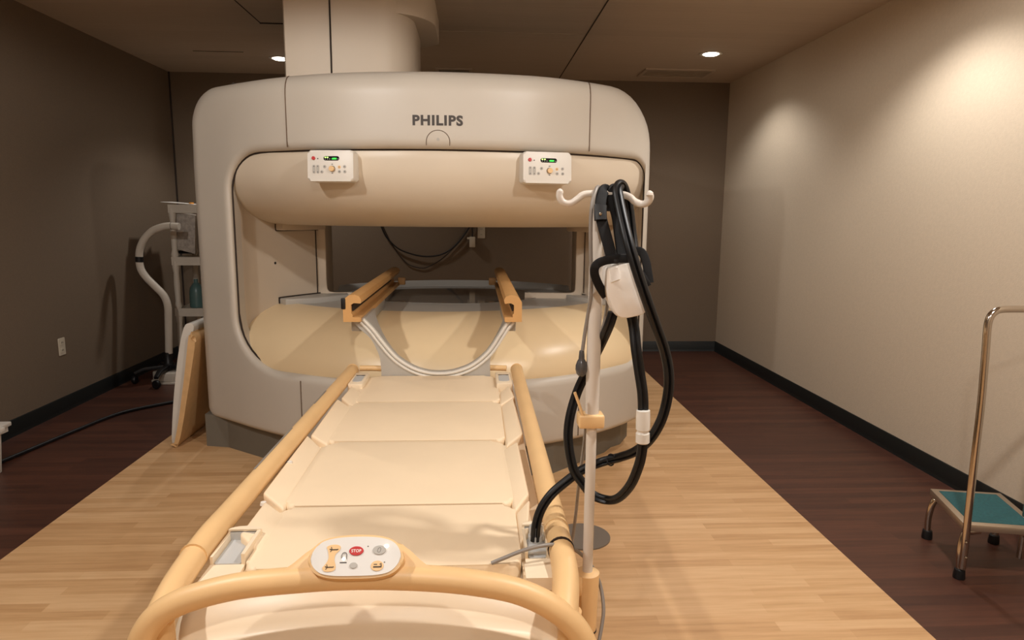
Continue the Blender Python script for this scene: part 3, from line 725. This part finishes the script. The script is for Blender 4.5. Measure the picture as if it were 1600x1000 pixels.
# thick cable from the table plug up over the hook
tc = empty('thick_cable', at(838, 848, 1.43), 'thick black ribbed cable running from the table plug up over the hook', 'cable')
pl = at(837, 862, 1.43)
obj('plug', join(lathe([(.001, -.03), (.017, -.03), (.017, -.008), (.0145, -.006), (.0145, .014), (.001, .014)], (pl.x, 1.44, .632), 20), box((pl.x, 1.415, .604), (.044, .05, .012), .003)), SOCK, tc, label='pale grey plug')
hose2('cable_body', [(836, 845, 1.43), (838, 820, 1.43), (846, 795, 1.435), (862, 772, 1.44), (885, 752, 1.45), (910, 734, 1.46), (940, 722, 1.46), (970, 714, 1.43), (993, 705, 1.395), (1015, 687, 1.37), (1033, 657, 1.36), (1043, 620, 1.355), (1045, 585, 1.35), (1039, 550, 1.345), (1026, 512, 1.325), (1011, 470, 1.305), (996, 425, 1.303), (984, 385, 1.312), (974, 345, 1.34), (967, 312, 1.37), (965, 297, 1.385), (968, 289, 1.40), (973, 291, 1.42), (978, 305, 1.43), (983, 330, 1.43), (987, 365, 1.425), (991, 395, 1.41)], .0082, tc, .0028)
obj('cable_tie', tube([at(954.5+6*math.cos(a), 718.5+9*math.sin(a), 1.44+.012*math.sin(a*2)) for a in [k/12*2*PI for k in range(12)]], .0018, 6, 0, True), BLACKF, tc)

# nurse call bulb on its grey tube
cbz = empty('call_bulb', at(908, 580, 1.40), 'dark grey squeeze bulb on a thin grey tube hung over the hook', 'call bulb')
b0 = at(908, 588, 1.40)
obj('bulb', lathe([(.0005, 0), (.006, .001), (.0105, .006), (.0128, .015), (.0125, .024), (.0095, .033), (.0065, .038), (.0065, .042), (.0052, .056), (.0045, .057), (.0005, .057)], b0, 24), BULB, cbz)
obj('tube', tube([(910, 549, 1.40), (914, 520, 1.40), (919, 490, 1.395), (923, 465, 1.385), (924, 430, 1.375), (923, 390, 1.37), (923, 345, 1.37), (926, 315, 1.375), (931, 297, 1.388), (935, 292, 1.402), (938, 300, 1.42), (942, 340, 1.43), (946, 400, 1.425), (948, 450, 1.42), (949, 475, 1.42), (944, 505, 1.43), (933, 550, 1.44), (925, 600, 1.45), (917, 650, 1.46), (912, 700, 1.49), (905, 750, 1.53), (900, 800, 1.58), (894, 845, 1.62), (884, 880, 1.60)] and
    [at(*p) for p in [(910, 549, 1.40), (914, 520, 1.40), (919, 490, 1.395), (923, 465, 1.385), (924, 430, 1.375), (923, 390, 1.37), (923, 345, 1.37), (926, 315, 1.375), (931, 297, 1.388), (935, 292, 1.402), (938, 300, 1.42), (942, 340, 1.43), (946, 400, 1.425), (948, 450, 1.42), (949, 475, 1.42), (944, 505, 1.43), (933, 550, 1.44), (925, 600, 1.45), (917, 650, 1.46), (912, 700, 1.49), (905, 750, 1.53), (900, 800, 1.58), (894, 845, 1.62), (884, 880, 1.60)]], .0040, 10, 6), TUBE, cbz)
# grey tube lying across the table end
tag(obj('grey_hose', tube([at(*p) for p in [(768, 880, 1.345), (790, 871, 1.345), (815, 861, 1.35), (845, 853, 1.36), (872, 851, 1.375), (892, 856, 1.40), (908, 866, 1.435), (925, 885, 1.45), (938, 915, 1.445), (943, 950, 1.42), (940, 980, 1.40), (934, 1010, 1.38)]], .0043, 10, 6), TUBE, loc=at(768, 880, 1.345)), 'thin grey hose lying across the table end beside the control panel', 'hose')
# round plate on the floor
o = obj('floor_plate', prism(circ(.457, 2.65, .117, 40), 0, .006, .002, 1), PLATE, loc=(.457, 2.65, 0)); tag(o, 'round grey plate on the light wood floor behind the pole', 'floor plate')

# ------------------------------------------------------------------ step stool
ZP = .22
fl, fr, nl = atz(1453, 763, ZP), atz(1563, 770, ZP), atz(1507, 819, ZP)
nr = fr + (nl-fl)
stool = empty('step_stool', ((fl+fr+nl+nr)/4).to_2d().to_3d(), 'chrome step stool with teal mat and tall handrail by the beige wall', 'step stool')
e1 = (fr-fl).normalized(); e2 = (fl-nl).normalized()
def P4(d, z): return [p + V((0, 0, z-ZP)) for p in (nl+(e1+e2)*d, nr+(-e1+e2)*d, fr+(-e1-e2)*d, fl+(e1-e2)*d)]
obj('platform', hexa(P4(0, ZP-.028)+P4(0, ZP), .004, 2), STEEL, stool)
obj('tread_mat', hexa(P4(.026, ZP-.004)+P4(.026, ZP+.002), .001, 1), TEAL, stool, label='teal rubber mat')
r_ = .0125
def leg(corner, dx, dy, name='leg'):
    p = corner + e1*dx + e2*dy
    top = p + V((0, 0, -.035)); foot = V((p.x, p.y, .02)) - e1*dx*.7 - e2*dy*.6
    hid = p + e1*dx*2.2 + V((0, 0, -.030))
    l = obj(name, tube([hid, top+e1*dx*.9, top+V((0, 0, -.012))-e1*dx*.3, (top+foot)/2+V((0, 0, .0))-e1*dx*.55, foot], r_, 14, 6), CHROME, stool)
    obj('rubber_tip', lathe([(.001, 0), (.020, 0), (.021, .006), (.018, .036), (.0135, .040), (.001, .040)], (foot.x, foot.y, 0), 18), BLACK, l, label='black rubber tip')
    return foot
leg(nl, .02, .02); leg(fl, .02, -.02); leg(fr, -.02, -.02); leg(nr, -.02, .02)
RY = 2.262
hp = [at(1503, 888, RY), at(1508, 850, RY), at(1514, 795, RY), at(1523, 715, RY), at(1533, 630, RY), at(1540, 550, RY), at(1543, 512, RY), at(1547, 496, RY), at(1555, 487, RY), at(1567, 483.5, RY), at(1600, 483, RY), at(1640, 483, RY)]
hr_ = V(nr)+V((.02, 0, 0))
hp += [V((hr_.x-.04, RY-.0, hp[-1].z)), V((hr_.x-.008, RY+.01, hp[-1].z-.03)), V((hr_.x, RY+.02, hp[-1].z-.09)), V((hr_.x, RY+.05, .5)), V((hr_.x, RY+.06, .05))]
obj('handrail', tube(hp, .0128, 16, 8), CHROME, stool)
for zz in (.075, .12): obj('bolt', lathe([(.0003, .006), (.005, .004), (.006, 0)], at(1509, 872 if zz < .1 else 866-18, RY-.014), 10, Matrix.Rotation(PI/2, 4, 'X')), CHROME, stool)

# ------------------------------------------------------------------ left side: shelf cart, rolling stand, board, box, cable
RC = 5.64
def cpt(x, y, d=0): return at(x, y, RC+d)
cart = empty('shelf_cart', (-2.05, RC+.2, 0), 'white three-shelf plastic cart partly hidden behind the scanner left edge', 'cart')
cx0 = at(268, 400, RC).x; cx1, cy0, cy1 = cx0+.6, RC, RC+.42
zt = [at(285, 322, RC).z, at(290, 404, RC).z, at(293, 484, RC).z]
for z in zt+[.10]:
    obj('shelf', join(slab(cx0, cx1, cy0, cy1, z-.012, z), slab(cx0, cx1, cy0-.004, cy0+.012, z-.055, z+.012), slab(cx0, cx1, cy1-.012, cy1+.004, z-.055, z+.012), slab(cx0-.004, cx0+.012, cy0, cy1, z-.055, z+.012), slab(cx1-.012, cx1+.004, cy0, cy1, z-.055, z+.012)), CARTW, cart)
zz = zt+[.10]
for x in (cx0+.02, cx1-.02):
    for y in (cy0+.02, cy1-.02):
        for a, b in zip(zz[1:], zz[:-1]):
            h = b-a
            obj('upright', lathe([(.024, a), (.030, a+.03), (.021, a+.07), (.025, a+h*.5), (.021, b-.12), (.028, b-.07), (.026, b-.02)], (x, y, 0), 16), CARTW, cart)
        obj('caster', lathe([(.001, -.012), (.03, -.012), (.03, .012), (.001, .012)], (x, y, .03), 14, Matrix.Rotation(PI/2, 4, 'Y')), BLACK, cart)
bx = obj('speckled_box', hexa([at(274, 389, RC+.03), at(305, 397, RC+.0), at(305, 394, RC+.3), at(274, 386, RC+.32)]+[at(276, 332, RC+.03), at(305, 337, RC+.0), at(305, 336, RC+.3), at(276, 331, RC+.32)], .004), BOXG)
tag(bx, 'speckled grey box tilted on the second shelf of the white cart', 'box')
ORG[bx] = V((0, 0, 0))
obj('lid', hexa([p+V((0, -.004, z)) for z in (0, .014) for p in (at(276, 332, RC+.025), at(307, 337.5, RC-.005), at(307, 336, RC+.3), at(276, 331, RC+.32))], .003), WHITEP, bx)
for px in (284, 294): obj('box_foot', box(at(px, 394, RC+.15), (.06, .05, .022), .004), BLACK, bx)
bt = at(305, 480, RC+.15)
o = obj('teal_bottle', lathe([(.001, 0), (.052, 0), (.058, .006), (.058, .13), (.05, .17), (.025, .205), (.018, .21), (.018, .24), (.001, .24)], (bt.x+.02, bt.y, zt[2]), 24), TEALB, loc=(bt.x+.02, bt.y, zt[2]))
tag(o, 'teal plastic bottle standing on the third shelf of the white cart', 'bottle')
oc = at(299, 317, RC+.1)
o = obj('orange_cap', lathe([(.001, 0), (.02, 0), (.02, .02), (.016, .03), (.001, .03)], (oc.x, oc.y, zt[0]+.001), 16), ORANGE, loc=(oc.x, oc.y, zt[0])); tag(o, 'small orange cap lying on top of the white cart', 'cap')
pp_ = at(270, 315, RC+.05)
o = obj('paper_sheet', hexa([(cx0-.07, RC+.03, zt[0]+.030), (cx0+.2, RC+.0, zt[0]+.013), (cx0+.2, RC+.22, zt[0]+.013), (cx0-.06, RC+.22, zt[0]+.034), (cx0-.07, RC+.03, zt[0]+.033), (cx0+.2, RC+.0, zt[0]+.016), (cx0+.2, RC+.22, zt[0]+.016), (cx0-.06, RC+.22, zt[0]+.037)]), TXTW); tag(o, 'white sheet sticking out over the top of the cart', 'paper')

# rolling stand with a curved white tube
SY = 5.40
sb = at(264, 588, SY+.05)
hub = V((at(264, 575, SY).x, SY, 0))
stand = empty('rolling_stand', hub, 'white curved tube on a black rolling base beside the taupe wall', 'stand')
cp_ = [(264, 552), (263, 500), (262, 478), (256, 462), (243, 448), (229, 434), (220, 420), (217.5, 403), (219, 388), (226, 373), (238, 361), (252, 355), (265, 353), (280, 354)]
cw = [at(x, y, SY) for x, y in cp_]
ctube = obj('curved_tube', tube(cw, .0275, 18, 8), CARTW, stand)
obj('black_band', tube([at(217.8, 409.5, SY), at(217.6, 401, SY)], .029, 18, 0), BLACK, ctube, label='black band')
obj('tube_ring', tube([at(267.5, 353, SY), at(268.5, 353, SY)], .0287, 18, 0), GREYD, ctube)
tb = cw[0].z
obj('hub', lathe([(.001, .10), (.045, .10), (.045, .14), (.032, .155), (.031, tb+.01), (.001, tb+.01)], (hub.x, hub.y, 0), 20), BLACK, stand)
for a in (200, 272, 344, 56, 128):
    d = V((math.cos(math.radians(a)), math.sin(math.radians(a)), 0)); L_ = .245
    l = obj('leg', sweep([hub+V((0, 0, .125)), hub+d*L_*.7+V((0, 0, .115)), hub+d*L_+V((0, 0, .085))], rrect(-.02, .02, -.014, .014, .006, 3), [1.2, 1, .8]), BLACK, stand)
    w_ = hub+d*L_
    obj('caster', lathe([(.001, -.014), (.03, -.014), (.034, -.008), (.034, .008), (.03, .014), (.001, .014)], (w_.x, w_.y, .034), 16, Matrix.Rotation(math.radians(a+70), 4, 'Z') @ Matrix.Rotation(PI/2, 4, 'X')), BLACK, l)
# white octagonal base on the floor behind it
sc0 = atz(266, 588, 0)
oc8 = circ(-2.425, 5.42, .142, 8, PI/8)
o = obj('weighing_scale', join(prism([(x, y) for x, y in circ(-2.425, 5.42, .155, 8, PI/8)], 0, .02, .004, 1), prism(oc8, .02, .088, .008, 2)), CARTW, loc=(-2.425, 5.42, 0))
tag(o, 'white octagonal slab on the floor under the rolling stand', 'scale')

# padded board leaning on the scanner
bo_ = empty('padded_board', (-1.72, 4.1, 0), 'grey shelled board with tan padding leaning on the scanner left side', 'board')
def lean(P, y0, y1, bev):
    return prismy([V((x, 0, z)) for x, z in P], y0, y1, bev)
sh = catmull([(-1.742, .004, 0), (-1.727, .012, 0), (-1.700, .14, 0), (-1.655, .40, 0), (-1.612, .62, 0), (-1.588, .690, 0), (-1.592, .715, 0), (-1.612, .722, 0), (-1.640, .700, 0), (-1.680, .55, 0), (-1.722, .30, 0), (-1.746, .10, 0), (-1.750, .03, 0)], 4, True)
obj('shell', lean([(p.x, p.y) for p in sh], 3.84, 4.42, .004), BOARDG, bo_, ang=40)
pdp = catmull([(-1.736, .006, 0), (-1.712, .010, 0), (-1.680, .10, 0), (-1.630, .33, 0), (-1.590, .52, 0), (-1.573, .62, 0), (-1.585, .662, 0), (-1.604, .66, 0), (-1.640, .45, 0), (-1.690, .18, 0), (-1.726, .03, 0)], 4, True)
obj('padding', lean([(p.x, p.y) for p in pdp], 3.812, 4.40, .018), BOARDT, bo_, ang=50, label='tan padding')

# cable on the dark floor
tag(obj('floor_cable', tube([V((*atz(x, y, .011)[:2], .011)) for x, y in ((-60, 745), (0, 722), (60, 697), (120, 672), (190, 645), (266, 629), (310, 622))], .011, 10, 6), BLACK, loc=V((*atz(120, 672, 0)[:2], 0))), 'black cable snaking across the dark floor on the left', 'cable')

# storage bin at the left edge
bn = empty('storage_bin', (-2.60, 3.3, 0), 'white plastic bin on the dark floor at the left wall', 'bin')
bx1 = at(4, 735, 3.47).x
zb = at(12, 664, 3.45).z
def frust(x0, x1, y0, y1, z0, z1, t): return hexa([(x0+t, y0+t, z0), (x1-t, y0+t, z0), (x1-t, y1-t, z0), (x0+t, y1-t, z0), (x0, y0, z1), (x1, y0, z1), (x1, y1, z1), (x0, y1, z1)], .006)
obj('tub', frust(-2.72, bx1+.012, 3.06, 3.48, 0, zb-.03, .012), WHITEP, bn)
obj('rim', slab(-2.74, bx1+.03, 3.04, 3.50, zb-.05, zb-.02), WHITEP, bn)
obj('lid', join(box(((-2.75+bx1+.045)/2, 3.27, zb-.01), (bx1+.045+2.75, .48, .022), .005), box((bx1+.045, 3.36, zb-.02), (.03, .16, .03), .006)), WHITEP, bn)

# wall outlets
def outlet(name, o_, ux, nrm, label, w=.072, h=.118):
    t = empty(name, o_, label, 'outlet')
    Mx = frame(o_, ux, (0, 0, 1))
    obj('cover_plate', xf(prism(rrect(-w/2, w/2, -h/2, h/2, .006, 3), 0, .006, .002, 1), Mx), OUTL, t)
    for zc in (.026, -.026):
        f = obj('receptacle', xf(prism(rrect(-.017, .017, zc-.016, zc+.016, .008, 4), .005, .008), Mx), OUTL, t)
        obj('slot', xf(join(*[box((x, zc+.003, .008), (.003, .010, .002)) for x in (-.006, .006)]), Mx), SEAM, f)
    return t
ol = V((XL, 4.606, .44))
outlet('wall_outlet', ol, (0, 1, 0), (1, 0, 0), 'beige outlet plate low on the taupe left wall')
ob = at(752, 366, YB); ob = V((ob.x, YB, ob.z+.02))
outlet('wall_outlet', ob, (1, 0, 0), (0, -1, 0), 'pale outlet plate on the back wall seen through the bore')
ad = at(738, 378, YB-.03)
t = empty('power_adapter', (ad.x, YB, ad.z), 'pale power adapter hanging on a cord beside the back outlet', 'adapter')
obj('body', box((ad.x, YB-.035, ad.z), (.055, .05, .10), .006), OUTL, t)
obj('tab', box((ad.x-.02, YB-.04, ad.z+.035), (.06, .03, .02), .004), OUTL, t)
obj('lead', tube([(ad.x, YB-.03, ad.z+.05), (ad.x+.002, YB-.03, ad.z+.10), (ad.x, YB-.02, ad.z+.22), (ad.x+.06, YB-.012, ad.z+.30)], .006, 8, 5), BLACK, t)
o = obj('hanging_wire', tube([at(x, y, YB-.03) for x, y in ((590, 340), (597, 357), (605, 372), (625, 390), (657, 400), (685, 399), (705, 389), (720, 374), (732, 357), (742, 340))], .007, 8, 6), BLACK, loc=at(657, 400, YB-.03)); tag(o, 'upper thick black wire looping on the back wall behind the bore', 'wire')
o = obj('hanging_wire', tube([at(x, y, YB-.012) for x, y in ((594, 345), (610, 378), (625, 400), (640, 414), (660, 419), (675, 414), (690, 405), (706, 390), (722, 372), (736, 350))], .0045, 8, 6), SEAM, loc=at(660, 419, YB-.012)); tag(o, 'lower thin black wire looping on the back wall behind the bore', 'wire')

# ------------------------------------------------------------------ world and view
w = bpy.data.worlds.new('world'); sc.world = w; w.use_nodes = True
w.node_tree.nodes['Background'].inputs[0].default_value = (.02, .016, .012, 1)
w.node_tree.nodes['Background'].inputs[1].default_value = .3
vs_ = sc.view_settings
sc.display_settings.display_device = 'sRGB'
vs_.view_transform = 'Standard'; vs_.look = 'None'; vs_.exposure = 0.0; vs_.gamma = 1.0; vs_.use_curve_mapping = False
